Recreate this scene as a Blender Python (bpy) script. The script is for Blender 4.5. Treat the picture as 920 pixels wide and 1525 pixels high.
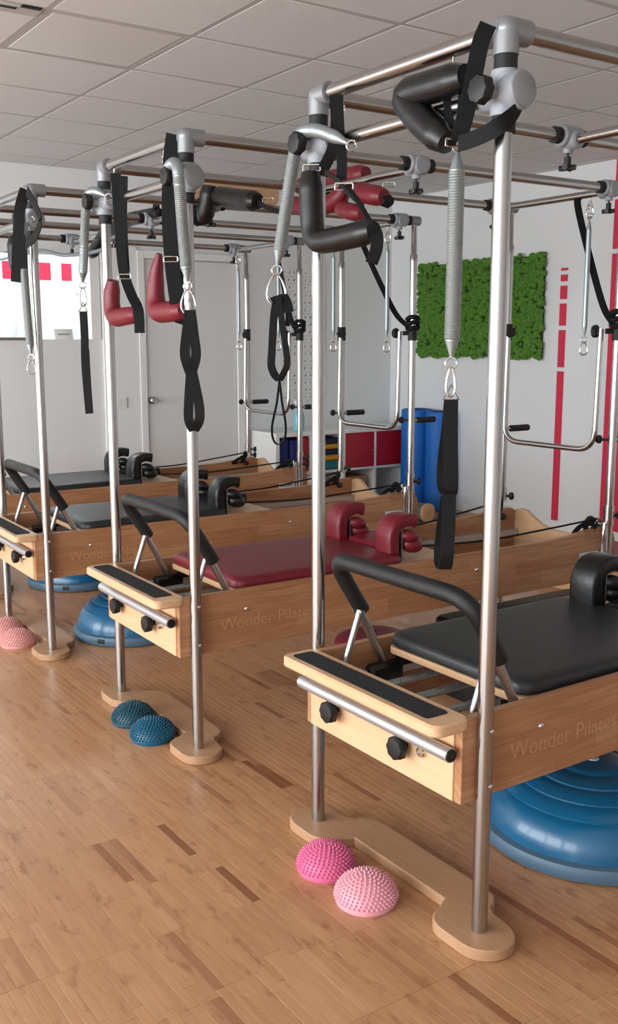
import bpy, math, random
from mathutils import Vector, Matrix
random.seed(7)
SC = bpy.context.scene
COL = SC.collection
for o in list(bpy.data.objects): bpy.data.objects.remove(o)

# ------------------------------------------------------------------ camera
FPX, PITCH, ROLL, YAW = 1481.817, .17098, -.00093, -.97318
CAM = Vector((1.57342, -1.56281, 1.42247))
FW = Vector((math.sin(YAW)*math.cos(PITCH), math.cos(YAW)*math.cos(PITCH), -math.sin(PITCH)))
_R0 = Vector((math.cos(YAW), -math.sin(YAW), 0)); _U0 = _R0.cross(FW)
RT = math.cos(ROLL)*_R0 + math.sin(ROLL)*_U0
UP = -math.sin(ROLL)*_R0 + math.cos(ROLL)*_U0
cd = bpy.data.cameras.new('camera'); cam = bpy.data.objects.new('camera', cd); COL.objects.link(cam)
cd.sensor_fit = 'VERTICAL'; cd.sensor_height = 24; cd.sensor_width = 24*920/1525; cd.lens = 24*FPX/1525
cd.clip_start = .05
M = Matrix((RT, UP, -FW)).transposed().to_4x4(); M.translation = CAM
cam.matrix_world = M
SC.camera = cam
def ray(px, py): return FW + RT*(px-460)/FPX - UP*(py-762.5)/FPX
def at_y(px, py, y): d = ray(px, py); return CAM + d*((y-CAM.y)/d.y)
def at_x(px, py, x): d = ray(px, py); return CAM + d*((x-CAM.x)/d.x)
def at_z(px, py, z): d = ray(px, py); return CAM + d*((z-CAM.z)/d.z)
def project(p):
    d = Vector(p)-CAM; z = d.dot(FW)
    return 460+FPX*d.dot(RT)/z, 762.5-FPX*d.dot(UP)/z, z

# ------------------------------------------------------------------ light
SC.view_settings.view_transform = 'Standard'; SC.view_settings.look = 'None'
SC.view_settings.gamma = 1; SC.view_settings.use_curve_mapping = False
SC.view_settings.exposure = 0.0
W = bpy.data.worlds.new('world'); SC.world = W; W.use_nodes = True
bg = W.node_tree.nodes['Background']; bg.inputs[0].default_value = (.90, .96, 1, 1); bg.inputs[1].default_value = 12.2
WIN_BAYS = [(-5.2, -3.1), (-2.9, -.8), (-.6, 1.2), (1.4, 3.0)]
WIN_Z = (.25, 2.5); WIN_Y = -5.4
def portal(loc, rot, sx, sy):
    l = bpy.data.lights.new('daylight', 'AREA'); l.shape = 'RECTANGLE'; l.size = sx; l.size_y = sy
    l.cycles.is_portal = True
    o = bpy.data.objects.new('daylight', l); COL.objects.link(o); o.location = loc; o.rotation_euler = rot
for a, b in WIN_BAYS:
    portal(((a+b)/2, WIN_Y-.12, sum(WIN_Z)/2), (math.pi/2, 0, 0), b-a, WIN_Z[1]-WIN_Z[0])

# ------------------------------------------------------------------ materials
MATS = {}
def nt(name):
    m = bpy.data.materials.new(name); m.use_nodes = True; MATS[name] = m
    return m, m.node_tree, m.node_tree.nodes['Principled BSDF']
def S(r, g, b):
    f = lambda c: (c/255/12.92 if c/255 <= .04045 else ((c/255+.055)/1.055)**2.4)
    return (f(r), f(g), f(b), 1)
def plain(name, rgb, rough=.5, metal=0., bump=0., bscale=60, coat=0., var=.0, spec=.5):
    m, t, p = nt(name)
    p.inputs['Base Color'].default_value = S(*rgb); p.inputs['Roughness'].default_value = rough
    p.inputs['Metallic'].default_value = metal; p.inputs['Coat Weight'].default_value = coat
    p.inputs['Specular IOR Level'].default_value = spec
    tc = t.nodes.new('ShaderNodeTexCoord')
    if bump or var:
        n = t.nodes.new('ShaderNodeTexNoise'); n.inputs['Scale'].default_value = bscale; n.inputs['Detail'].default_value = 4
        t.links.new(tc.outputs['Object'], n.inputs['Vector'])
        if bump:
            b = t.nodes.new('ShaderNodeBump'); b.inputs['Strength'].default_value = bump; b.inputs['Distance'].default_value = .01
            t.links.new(n.outputs['Fac'], b.inputs['Height']); t.links.new(b.outputs['Normal'], p.inputs['Normal'])
        if var:
            x = t.nodes.new('ShaderNodeMix'); x.data_type = 'RGBA'
            c = S(*rgb); x.inputs[6].default_value = tuple(v*(1-var) for v in c[:3])+(1,); x.inputs[7].default_value = tuple(min(1, v*(1+var)) for v in c[:3])+(1,)
            t.links.new(n.outputs['Fac'], x.inputs[0]); t.links.new(x.outputs[2], p.inputs['Base Color'])
    return m
def wood(name, c1, c2, rough=.4, axis='Y', stave=.045, length=.38, grain=.5, bw=0.5):
    """glued beech staves: brick pattern for the stave tint, stretched noise for the grain"""
    m, t, p = nt(name); N = t.nodes.new; L = t.links.new
    tc = N('ShaderNodeTexCoord'); sep = N('ShaderNodeSeparateXYZ'); L(tc.outputs['Object'], sep.inputs[0])
    cmb = N('ShaderNodeCombineXYZ')
    if axis == 'Y': L(sep.outputs['Y'], cmb.inputs[0]); 
    else: L(sep.outputs['X'], cmb.inputs[0])
    ad = N('ShaderNodeMath'); ad.operation = 'ADD'; L(sep.outputs['Z'], ad.inputs[0]); L(sep.outputs['X' if axis == 'Y' else 'Y'], ad.inputs[1])
    L(ad.outputs[0], cmb.inputs[1])
    br = N('ShaderNodeTexBrick'); br.inputs['Color1'].default_value = S(*c1); br.inputs['Color2'].default_value = S(*c2)
    br.inputs['Scale'].default_value = 1; br.inputs['Mortar Size'].default_value = 0; br.inputs['Brick Width'].default_value = length
    br.inputs['Row Height'].default_value = stave; br.offset = .37; br.inputs['Bias'].default_value = -.2
    L(cmb.outputs[0], br.inputs['Vector'])
    mp = N('ShaderNodeMapping'); mp.inputs['Scale'].default_value = (3, 55, 1); L(cmb.outputs[0], mp.inputs[0])
    n = N('ShaderNodeTexNoise'); n.inputs['Scale'].default_value = 1.6; n.inputs['Detail'].default_value = 6; n.inputs['Distortion'].default_value = .6
    L(mp.outputs[0], n.inputs['Vector'])
    rp = N('ShaderNodeValToRGB'); rp.color_ramp.elements[0].position = .35; rp.color_ramp.elements[0].color = (1-grain*.45, 1-grain*.55, 1-grain*.65, 1)
    rp.color_ramp.elements[1].position = .62; rp.color_ramp.elements[1].color = (1, 1, 1, 1)
    L(n.outputs['Fac'], rp.inputs[0])
    mx = N('ShaderNodeMix'); mx.data_type = 'RGBA'; mx.blend_type = 'MULTIPLY'; mx.inputs[0].default_value = 1
    L(br.outputs['Color'], mx.inputs[6]); L(rp.outputs[0], mx.inputs[7]); L(mx.outputs[2], p.inputs['Base Color'])
    p.inputs['Roughness'].default_value = rough; p.inputs['Coat Weight'].default_value = .15; p.inputs['Coat Roughness'].default_value = .25
    return m
wood('beech_side_shaded', (170, 120, 84), (188, 142, 104), .42, 'Y', .052, .42, .5)  # same beech as the front, with the side's shade put into the colour
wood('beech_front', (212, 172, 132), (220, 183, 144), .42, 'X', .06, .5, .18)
wood('beech_plain', (214, 170, 124), (222, 180, 136), .45, 'X', .09, .9, .25)
wood('plywood_base', (176, 136, 102), (184, 146, 112), .5, 'X', .3, 1.5, .2)
plain('carved_wood', (192, 144, 104), .5)
plain('steel', (182, 180, 178), .2, 1.0)
plain('steel_brushed', (180, 180, 180), .32, 1.0)
plain('cast_grey', (148, 150, 153), .42, .55)
plain('clamp_grey', (150, 154, 160), .45, .1)
plain('zinc_spring', (158, 168, 170), .4, .75)
plain('chrome', (215, 215, 215), .12, 1.0)
plain('black_plastic', (15, 15, 16), .45)
plain('black_rubber', (19, 19, 20), .62)
plain('black_foam', (15, 15, 16), .5, bump=.25, bscale=400)
plain('black_leather', (11, 12, 13), .36, bump=.12, bscale=35)
plain('black_vinyl', (21, 23, 24), .46, bump=.1, bscale=30, spec=.65)
plain('red_leather', (112, 18, 32), .42, bump=.12, bscale=35)
plain('black_web', (12, 12, 13), .75, bump=.3, bscale=500, spec=.3)
plain('grip_strip', (24, 24, 25), .9, bump=.6, bscale=700)
plain('wall_paint', (226, 227, 227), .75, bump=.06, bscale=90)
plain('white_paint', (232, 232, 230), .45)
plain('door_paint', (222, 222, 220), .42)
plain('tile_white', (212, 213, 214), .85, bump=.15, bscale=160, var=.02)
plain('grid_white', (176, 174, 172), .6)
plain('light_panel', (208, 206, 204), .35)
plain('red_tape', (208, 40, 72), .5)
plain('moss', (82, 128, 40), .9, bump=.5, bscale=80, var=.45)
plain('moss_back', (40, 66, 20), .9)
plain('red_door', (172, 20, 34), .32)
plain('blue_roll', (14, 104, 190), .55, bump=.1, bscale=90)
plain('blue_dome', (14, 86, 124), .28, coat=.2)
plain('blue_rim', (72, 98, 118), .5)
plain('pink_rubber', (216, 106, 148), .45)
plain('palepink_rubber', (226, 158, 170), .45)
plain('salmon_rubber', (214, 152, 146), .5)
plain('teal_rubber', (14, 84, 112), .42)
plain('darkteal_rubber', (22, 72, 88), .45)
plain('navy_cloth', (22, 36, 104), .7, bump=.3, bscale=20)
plain('navy_dark', (28, 36, 62), .8)
plain('yellow_foam', (214, 152, 30), .7)
plain('teal_foam', (28, 112, 122), .7)
plain('red_cloth', (160, 24, 38), .7)
plain('cardboard', (176, 128, 92), .8)
plain('paper', (226, 226, 224), .7)
plain('ink', (120, 120, 124), .8)
plain('label_paper', (206, 210, 210), .6)
plain('aluminium', (196, 198, 200), .42, .8)
plain('maroon_vinyl', (112, 22, 40), .45)
plain('cork_grey', (118, 110, 104), .8)
plain('bottle_blue', (120, 196, 212), .25)
plain('dark_slot', (20, 20, 20), .8)
m, t, p = nt('window_glass'); p.inputs['Transmission Weight'].default_value = 1; p.inputs['Roughness'].default_value = 0; p.inputs['IOR'].default_value = 1.01; p.inputs['Base Color'].default_value = (.97, .98, .98, 1)
# parquet: tone per strip from a colour attribute, fine grain on top
m, t, p = nt('parquet'); N = t.nodes.new; L = t.links.new
at = N('ShaderNodeAttribute'); at.attribute_name = 'tone'
rp = N('ShaderNodeValToRGB'); e = rp.color_ramp.elements
e[0].position = 0; e[0].color = S(122, 78, 52); e[1].position = 1; e[1].color = S(202, 158, 116)
for pos, c in ((.12, (148, 98, 66)), (.3, (178, 130, 92)), (.7, (190, 143, 102))):
    k = e.new(pos); k.color = S(*c)
L(at.outputs['Fac'], rp.inputs[0])
geo = N('ShaderNodeNewGeometry'); mp = N('ShaderNodeMapping'); mp.inputs['Scale'].default_value = (6, 90, 1); L(geo.outputs['Position'], mp.inputs[0])
n = N('ShaderNodeTexNoise'); n.inputs['Scale'].default_value = 1.5; n.inputs['Detail'].default_value = 5; L(mp.outputs[0], n.inputs['Vector'])
r2 = N('ShaderNodeValToRGB'); r2.color_ramp.elements[0].position = .3; r2.color_ramp.elements[0].color = (.88, .84, .80, 1); r2.color_ramp.elements[1].position = .6; r2.color_ramp.elements[1].color = (1, 1, 1, 1)
L(n.outputs['Fac'], r2.inputs[0])
mx = N('ShaderNodeMix'); mx.data_type = 'RGBA'; mx.blend_type = 'MULTIPLY'; mx.inputs[0].default_value = 1
L(rp.outputs[0], mx.inputs[6]); L(r2.outputs[0], mx.inputs[7])
mp3 = N('ShaderNodeMapping'); mp3.inputs['Scale'].default_value = (5, 11, 1); L(geo.outputs['Position'], mp3.inputs[0])
n3 = N('ShaderNodeTexNoise'); n3.inputs['Scale'].default_value = 2.2; n3.inputs['Detail'].default_value = 5; n3.inputs['Roughness'].default_value = .65; L(mp3.outputs[0], n3.inputs['Vector'])
r3 = N('ShaderNodeValToRGB'); r3.color_ramp.elements[0].position = .27; r3.color_ramp.elements[0].color = (.55, .42, .34, 1); r3.color_ramp.elements[1].position = .45; r3.color_ramp.elements[1].color = (1, 1, 1, 1); L(n3.outputs['Fac'], r3.inputs[0])
m3 = N('ShaderNodeMix'); m3.data_type = 'RGBA'; m3.blend_type = 'MULTIPLY'; m3.inputs[0].default_value = 1; L(mx.outputs[2], m3.inputs[6]); L(r3.outputs[0], m3.inputs[7]); L(m3.outputs[2], p.inputs['Base Color'])
p.inputs['Roughness'].default_value = .36; p.inputs['Coat Weight'].default_value = .2; p.inputs['Coat Roughness'].default_value = .2

# ------------------------------------------------------------------ mesh helpers
def V(*a): return Vector(a)
def smooth(pts, k=6):
    pts = [Vector(p) for p in pts]; out = []
    for i in range(len(pts)-1):
        p0 = pts[max(i-1, 0)]; p1 = pts[i]; p2 = pts[i+1]; p3 = pts[min(i+2, len(pts)-1)]
        for j in range(k):
            u = j/k
            out.append(.5*((2*p1)+(p2-p0)*u+(2*p0-5*p1+4*p2-p3)*u*u+(3*p1-p0-3*p2+p3)*u**3))
    out.append(pts[-1]); return out
def fillet(pts, r, k=6):
    """polyline with its corners rounded"""
    pts = [Vector(p) for p in pts]; out = [pts[0]]
    for i in range(1, len(pts)-1):
        a, b, c = pts[i-1], pts[i], pts[i+1]
        d1 = (a-b); d2 = (c-b); rr = min(r, d1.length*.49, d2.length*.49)
        s = b+d1.normalized()*rr; f = b+d2.normalized()*rr
        for j in range(k+1):
            u = j/k; out.append(s*(1-u)**2+b*2*u*(1-u)+f*u*u)
    out.append(pts[-1]); return out
def resample(pts, step):
    pts = [Vector(p) for p in pts]; out = [pts[0].copy()]; acc = 0
    for a, b in zip(pts, pts[1:]):
        l = (b-a).length
        if l < 1e-9: continue
        d = step-acc
        while d <= l:
            out.append(a+(b-a)*(d/l)); d += step
        acc = l-(d-step)
    return out
def lerp_list(vals, n):
    out = []
    for i in range(n):
        u = i/(n-1)*(len(vals)-1); k = min(int(u), len(vals)-2); out.append(vals[k]+(vals[k+1]-vals[k])*(u-k))
    return out
class MB:
    def __init__(s): s.v = []; s.f = []
    def add(s, vs, fs):
        b = len(s.v); s.v += [Vector(v) for v in vs]; s.f += [tuple(i+b for i in f) for f in fs]; return s
    def box(s, lo, hi, bev=0.0):
        x0, y0, z0 = lo; x1, y1, z1 = hi
        if bev <= 0:
            vs = [(x, y, z) for x in (x0, x1) for y in (y0, y1) for z in (z0, z1)]
            return s.add(vs, [(0, 1, 3, 2), (4, 6, 7, 5), (0, 4, 5, 1), (2, 3, 7, 6), (0, 2, 6, 4), (1, 5, 7, 3)])
        b = bev; vs = []; ix = {}
        c = ((x0, x1), (y0, y1), (z0, z1))
        for i in (0, 1):
            for j in (0, 1):
                for k in (0, 1):
                    for ax in range(3):
                        p = [c[0][i], c[1][j], c[2][k]]
                        for a2, bit in enumerate((i, j, k)):
                            if a2 != ax: p[a2] += b if bit == 0 else -b
                        ix[i, j, k, ax] = len(vs); vs.append(p)
        fs = []
        for ax in range(3):
            o = [a for a in range(3) if a != ax]
            for sd in (0, 1):
                q = []
                for (u, w) in ((0, 0), (1, 0), (1, 1), (0, 1)):
                    t = [0, 0, 0]; t[ax] = sd; t[o[0]] = u; t[o[1]] = w; q.append(ix[t[0], t[1], t[2], ax])
                fs.append(q if (sd == 1) ^ (ax == 1) else q[::-1])
        for ax in range(3):
            o = [a for a in range(3) if a != ax]
            for u in (0, 1):
                for w in (0, 1):
                    e = []
                    for sd in (0, 1):
                        t = [0, 0, 0]; t[ax] = sd; t[o[0]] = u; t[o[1]] = w; e.append(t)
                    a, d = e
                    fs.append((ix[a[0], a[1], a[2], o[0]], ix[a[0], a[1], a[2], o[1]], ix[d[0], d[1], d[2], o[1]], ix[d[0], d[1], d[2], o[0]]))
        for i in (0, 1):
            for j in (0, 1):
                for k in (0, 1): fs.append((ix[i, j, k, 0], ix[i, j, k, 1], ix[i, j, k, 2]))
        return s.add(vs, fs)
    def sweep(s, path, sec, up=None, scale=None, closed=False, caps=True):
        """sec: list of (a,b); a along `up` made square to the path, b along tangent x a"""
        path = [Vector(p) for p in path]; n = len(path); m = len(sec); vs = []
        A = None
        for i, p in enumerate(path):
            if closed: t = path[(i+1) % n]-path[i-1]
            else: t = path[min(i+1, n-1)]-path[max(i-1, 0)]
            t.normalize()
            if up is not None:
                a = Vector(up[i] if isinstance(up, list) else up)
            else:
                if A is None: a = Vector((0, 0, 1)) if abs(t.z) < .9 else Vector((1, 0, 0))
                else: a = A
            a = a-t*a.dot(t)
            if a.length < 1e-6: a = A if A is not None else t.orthogonal()
            a.normalize(); A = a; b = t.cross(a)
            k = 1 if scale is None else scale[i]
            for (u, w) in sec: vs.append(p+a*u*k+b*w*k)
        fs = []
        for i in range(n if closed else n-1):
            for j in range(m):
                fs.append((i*m+j, i*m+(j+1) % m, ((i+1) % n)*m+(j+1) % m, ((i+1) % n)*m+j))
        if caps and not closed:
            fs.append(tuple(range(m-1, -1, -1))); fs.append(tuple((n-1)*m+j for j in range(m)))
        return s.add(vs, fs)
    def tube(s, path, r, n=12, closed=False, caps=True):
        sec = [(math.cos(2*math.pi*j/n), math.sin(2*math.pi*j/n)) for j in range(n)]
        sc = [r]*len(path) if not isinstance(r, (list, tuple)) else (r if len(r) == len(path) else lerp_list(r, len(path)))
        return s.sweep(path, sec, None, sc, closed, caps)
    def ribbon(s, path, w, t=.003, up=(1, 0, 0)):
        return s.sweep(path, [(-w/2, -t/2), (w/2, -t/2), (w/2, t/2), (-w/2, t/2)], up)
    def lathe(s, prof, n=24, origin=(0, 0, 0), axis=(0, 0, 1), caps=True):
        """prof: list of (radius, height along axis)"""
        ax = Vector(axis).normalized(); a = ax.orthogonal().normalized(); b = ax.cross(a); o = Vector(origin); vs = []; fs = []
        for r, h in prof:
            for j in range(n):
                q = 2*math.pi*j/n; vs.append(o+ax*h+(a*math.cos(q)+b*math.sin(q))*r)
        for i in range(len(prof)-1):
            for j in range(n): fs.append((i*n+j, i*n+(j+1) % n, (i+1)*n+(j+1) % n, (i+1)*n+j))
        if caps: fs.append(tuple(range(n-1, -1, -1))); fs.append(tuple((len(prof)-1)*n+j for j in range(n)))
        return s.add(vs, fs)
    def prism(s, outline, d0, d1, axis='z', bev=0.0):
        """outline in the two other axes (x,y | y,z for axis x | x,z for axis y), counter-clockwise; bevelled rim on both faces"""
        def P(u, v, d): return {'z': (u, v, d), 'x': (d, u, v), 'y': (u, d, v)}[axis]
        n = len(outline); o = [Vector((a, b)) for a, b in outline]
        def inset(k):
            r = []
            for i in range(n):
                a, b, c = o[i-1], o[i], o[(i+1) % n]
                e1 = (b-a).normalized(); e2 = (c-b).normalized(); nn = Vector((-e1.y-e2.y, e1.x+e2.x))
                l = nn.length
                nn = nn/l if l > 1e-6 else Vector((-e1.y, e1.x))
                r.append(b+nn*k)
            return r
        rings = [(inset(bev), d0), (o, d0+bev), (o, d1-bev), (inset(bev), d1)] if bev > 0 else [(o, d0), (o, d1)]
        vs = [P(q.x, q.y, d) for ring, d in rings for q in ring]; fs = []
        for i in range(len(rings)-1):
            for j in range(n): fs.append((i*n+j, i*n+(j+1) % n, (i+1)*n+(j+1) % n, (i+1)*n+j))
        fs.append(tuple(range(n-1, -1, -1))); fs.append(tuple((len(rings)-1)*n+j for j in range(n)))
        return s.add(vs, fs)
    def mesh(s, name, mat, angle=40):
        me = bpy.data.meshes.new(name); me.from_pydata([tuple(v) for v in s.v], [], s.f); me.update()
        import bmesh
        b = bmesh.new(); b.from_mesh(me); bmesh.ops.recalc_face_normals(b, faces=b.faces[:]); b.to_mesh(me); b.free()
        me.polygons.foreach_set('use_smooth', [True]*len(me.polygons)); me.set_sharp_from_angle(angle=math.radians(angle))
        me.materials.append(MATS[mat]); return me
    def obj(s, name, mat, parent=None, angle=40, **kw):
        o = bpy.data.objects.new(name, s.mesh(name, mat, angle)); COL.objects.link(o)
        if parent: o.parent = parent
        for k, v in kw.items(): o[k] = v
        return o
def rrect(x0, y0, x1, y1, r, k=5):
    out = []
    for cx, cy, a0 in ((x1-r, y0+r, -90), (x1-r, y1-r, 0), (x0+r, y1-r, 90), (x0+r, y0+r, 180)):
        for j in range(k+1):
            a = math.radians(a0+90*j/k); out.append((cx+r*math.cos(a), cy+r*math.sin(a)))
    return out
def thing(name, label, cat, loc=(0, 0, 0), rz=0, group=None):
    o = bpy.data.objects.new(name, None); COL.objects.link(o); o.location = loc; o.rotation_euler = (0, 0, rz); o.empty_display_size = .1
    o['label'] = label; o['category'] = cat
    if group: o['group'] = group
    return o
def tag(o, label, cat, group=None):
    o['label'] = label; o['category'] = cat
    if group: o['group'] = group
    return o
def struct(o): o['kind'] = 'structure'; return o
def dup(o, parent=None):
    c = o.copy(); COL.objects.link(c)
    if parent: c.parent = parent
    for ch in o.children: dup(ch, c)
    return c

# ------------------------------------------------------------------ room
XL, XR, YB, YF, HC = -5.55, 3.3, 4.18, -5.4, 2.64
floor = MB().box((XL-.15, YF-.15, -.12), (XR+.15, YB+.15, -.006)).obj('floor', 'parquet'); struct(floor)
def tone_mesh(name, boxes, tones):
    mb = MB(); tl = []
    for (x0, y0, x1, y1, z), tn in zip(boxes, tones):
        b = .0006
        vs = [(x0, y0, -.008), (x1, y0, -.008), (x1, y1, -.008), (x0, y1, -.008), (x0, y0, z-b), (x1, y0, z-b), (x1, y1, z-b), (x0, y1, z-b),
              (x0+b, y0+b, z), (x1-b, y0+b, z), (x1-b, y1-b, z), (x0+b, y1-b, z)]
        mb.add(vs, [(0, 1, 5, 4), (1, 2, 6, 5), (2, 3, 7, 6), (3, 0, 4, 7), (4, 5, 9, 8), (5, 6, 10, 9), (6, 7, 11, 10), (7, 4, 8, 11), (8, 9, 10, 11)])
        tl += [tn]*9
    me = bpy.data.meshes.new(name); me.from_pydata([tuple(v) for v in mb.v], [], mb.f); me.materials.append(MATS['parquet'])
    at = me.attributes.new('tone', 'FLOAT', 'FACE'); at.data.foreach_set('value', tl); me.update()
    return me
SWD = .0255; PANEL = .51
strips = []
x = XL
while x < XR:
    y = YF+random.uniform(-.012, 0); pt = random.random(); clus = 0
    while y < YB:
        if random.random() < .10: pt = random.random()
        if clus <= 0 and random.random() < .022: clus = random.randint(3, 7)
        clus -= 1; cut = random.choice((.21, .24, .255, .28, .31))
        for q0, q1 in ((0, cut), (cut, PANEL)):
            tn = .52+.36*(random.random()-.5)+.26*(pt-.5)
            if random.random() < (.4 if clus > 0 else .022): tn = random.uniform(.06, .3)
            strips.append((x+q0, y, min(x+q1, XR), min(y+SWD, YB), tn))
        y += SWD
    x += PANEL
strips = [q for q in strips if q[2]-q[0] > .01]
near, rest = [], []
for s_ in strips:
    px, py, d = project(((s_[0]+s_[2])/2, (s_[1]+s_[3])/2, 0))
    (near if (d > .3 and -20 < px < 940 and py < 1545) else rest).append((d, s_))
near.sort(key=lambda q: q[0]); rest += near[300:]; near = near[:300]
variants = {}
for d, s_ in near:
    ln = round(s_[2]-s_[0], 3); tn = round(s_[4]*16)/16
    if (ln, tn) not in variants: variants[ln, tn] = tone_mesh('parquet_strip', [(0, 0, ln-.0008, SWD-.0006, 0)], [tn])
    o = bpy.data.objects.new('parquet_strip', variants[ln, tn]); COL.objects.link(o); o.location = (s_[0], s_[1], -random.random()*.0003); o.parent = floor
o = bpy.data.objects.new('parquet_field', tone_mesh('parquet_field', [(a, b, c-.0008, d-.0006, -random.random()*.0003) for _, (a, b, c, d, e_) in rest], [q[1][4] for q in rest]))
COL.objects.link(o); o.parent = floor; o['kind'] = 'stuff'

# ceiling: tiles lying in a T grid
ceil = struct(MB().box((XL-.15, YF-.15, HC+.03), (XR+.15, YB+.15, HC+.12)).obj('ceiling', 'tile_white'))
GX0, GY0, TS = -2.262, .475, .6
gx = [GX0+TS*k for k in range(-6, 10)]; gx = [XL]+[g for g in gx if XL+.02 < g < XR-.02]+[XR]
gy = [GY0+TS*k for k in range(-8, 7)]; gy = [YF]+[g for g in gy if YF+.02 < g < YB-.02]+[YB]
tile_cache = {}
for i in range(len(gx)-1):
    for j in range(len(gy)-1):
        w, h = gx[i+1]-gx[i], gy[j+1]-gy[j]; key = (round(w, 4), round(h, 4))
        lamp = (abs(gx[i]-(GX0-TS)) < .01 and abs(gy[j]-(GY0-TS)) < .01)
        if key not in tile_cache: tile_cache[key] = MB().box((.011, .011, .0), (w-.011, h-.011, .02), .003).mesh('ceiling_tile', 'tile_white')
        if lamp:
            r = thing('ceiling_light', 'unlit square panel light set flush in the grid ceiling', 'ceiling light', (gx[i], gy[j], HC))
            MB().box((.005, .005, .002), (w-.005, h-.005, .022), .002).obj('frame', 'grid_white', r)
            MB().box((.03, .03, .0), (w-.03, h-.03, .004)).obj('diffuser', 'light_panel', r); continue
        o = bpy.data.objects.new('ceiling_tile', tile_cache[key]); COL.objects.link(o); o.location = (gx[i], gy[j], HC); o.parent = ceil
for g in gx: MB().box((g-.010, YF, HC+.0005), (g+.012, YB, HC+.004)).obj('grid_bar', 'grid_white', ceil)
for g in gy: MB().box((XL, g-.012, HC+.0012), (XR, g+.012, HC+.0042)).obj('grid_bar', 'grid_white', ceil)
vt = thing('ceiling_vent', 'dark slotted air vent in the ceiling grid at upper left', 'vent', (0, 0, 0))
for (a, b) in (((-10, 6), (26, 11)), ((32, 9), (62, 14))):
    p0, p1 = at_z(*a, HC-.003), at_z(*b, HC-.003)
    MB().box((p0.x-.012, p0.y, HC-.004), (p0.x+.012, p1.y, HC+.001)).obj('slot', 'dark_slot', vt)
p0, p1 = at_z(-30, 4, HC), at_z(66, 14, HC)
MB().box((p0.x-.04, p0.y, HC-.003), (p0.x+.04, p1.y, HC+.003), .001).obj('frame', 'grid_white', vt)

# back wall, right wall, window wall
struct(MB().box((XL-.15, YB, -.12), (XR+.15, YB+.15, HC+.1)).obj('wall_back', 'wall_paint'))
struct(MB().box((XR, YF-.15, -.12), (XR+.15, YB, HC+.1)).obj('wall_right', 'wall_paint'))
wf = MB(); xs = [XL-.15]+[v for b in WIN_BAYS for v in b]+[XR]
for k in range(0, len(xs), 2): wf.box((xs[k], YF-.15, -.12), (xs[k+1], YF, HC+.1))
for a, b in WIN_BAYS: wf.box((a, YF-.15, -.12), (b, YF, WIN_Z[0])); wf.box((a, YF-.15, WIN_Z[1]), (b, YF, HC+.1))
struct(wf.obj('wall_front', 'wall_paint'))
for k, (a, b) in enumerate(WIN_BAYS):
    w = thing('window_%d' % (k+1), 'tall daylight window in the front wall', 'window'); struct(w); del w['category']; del w['label']
    z0, z1 = WIN_Z
    fr = MB()
    for x0, x1 in ((a, a+.05), (b-.05, b), ((a+b)/2-.025, (a+b)/2+.025)): fr.box((x0, YF-.1, z0), (x1, YF-.04, z1))
    for q0, q1 in ((z0, z0+.05), (z1-.05, z1)): fr.box((a+.05, YF-.1, q0), (b-.05, YF-.04, q1))
    fr.obj('window_frame', 'white_paint', w)

# left wall with the pass-through opening
OY0, OY1, OZ0, OZ1 = -1.6, 1.405, 1.43, 2.04
wl = MB()
wl.box((XL-.15, YF, -.12), (XL, YB, OZ0)); wl.box((XL-.15, YF, OZ1), (XL, YB, HC+.1))
wl.box((XL-.15, YF, OZ0), (XL, OY0, OZ1)); wl.box((XL-.15, OY1, OZ0), (XL, YB, OZ1))
struct(wl.obj('wall_left', 'wall_paint'))
tr = MB(); tr.box((XL-.16, OY1-.075, OZ0), (XL+.012, OY1, OZ1), .003); tr.obj('trim_1', 'white_paint'); struct(bpy.data.objects['trim_1'])
struct(MB().box((XL-.15, OY0, OZ0-.005), (XL+.02, .86, OZ0+.014), .003).obj('trim_2', 'cork_grey'))
w5 = thing('window_5', 'x', 'window'); struct(w5); del w5['category']; del w5['label']
MB().box((XL-.10, OY0, OZ0), (XL-.092, OY1-.075, OZ1)).obj('pane', 'window_glass', w5)
# bright corridor behind the opening, lit through a slot added in its unseen roof
CX = -7.2
cw = MB(); cw.box((CX-.1, -3.4, 0), (CX, 2.6, 2.64)); cw.box((CX, -3.5, 0), (XL-.15, -3.4, 2.64)); cw.box((CX, 2.6, 0), (XL-.15, 2.7, 2.64))
struct(cw.obj('wall_corridor', 'white_paint'))
struct(MB().box((CX, -3.4, -.12), (XL-.15, 2.6, 0)).obj('floor_corridor', 'white_paint'))
struct(MB().box((CX+.45, -3.4, 2.64), (XL-.15, 2.6, 2.74)).obj('ceiling_added_slot', 'white_paint'))  # unseen roof, added with one edge open to limit the sky light
portal((CX+.225, -.4, 2.68), (0, 0, 0), .45, 6.0)
for k in range(9): struct(MB().box((CX, -3.3+k*.66, 0), (CX+.012, -2.68+k*.66, 2.64), .004).obj('panel', 'white_paint', bpy.data.objects['wall_corridor']))
rs = thing('red_dash_row', 'row of red tape squares on the white wall seen through the opening', 'wall tape')
for k, (a, b) in enumerate(((4, 31), (57, 76), (92, 107), (127, 134))):
    p0 = at_x(a, 417, CX+.014); p1 = at_x(b, 417, CX+.014); z0 = at_x(60, 417, CX).z; z1 = at_x(60, 391, CX).z
    MB().box((CX+.011, p0.y, z0), (CX+.015, p1.y, z1)).obj('dash', 'red_tape', rs)
mr = thing('wall_rail', 'bent chrome rail seen through the opening beside the red pad', 'rail')
a0, a1, a2, a3 = at_x(120, 437, CX+.1), at_x(139, 438, CX+.1), at_x(137, 450, CX+.1), at_x(136, 500, CX+.1)
MB().tube(fillet([a0-V(.1, 0, 0), a0, a1, a3], .04), .013, 10).obj('tube', 'chrome', mr)
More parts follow.
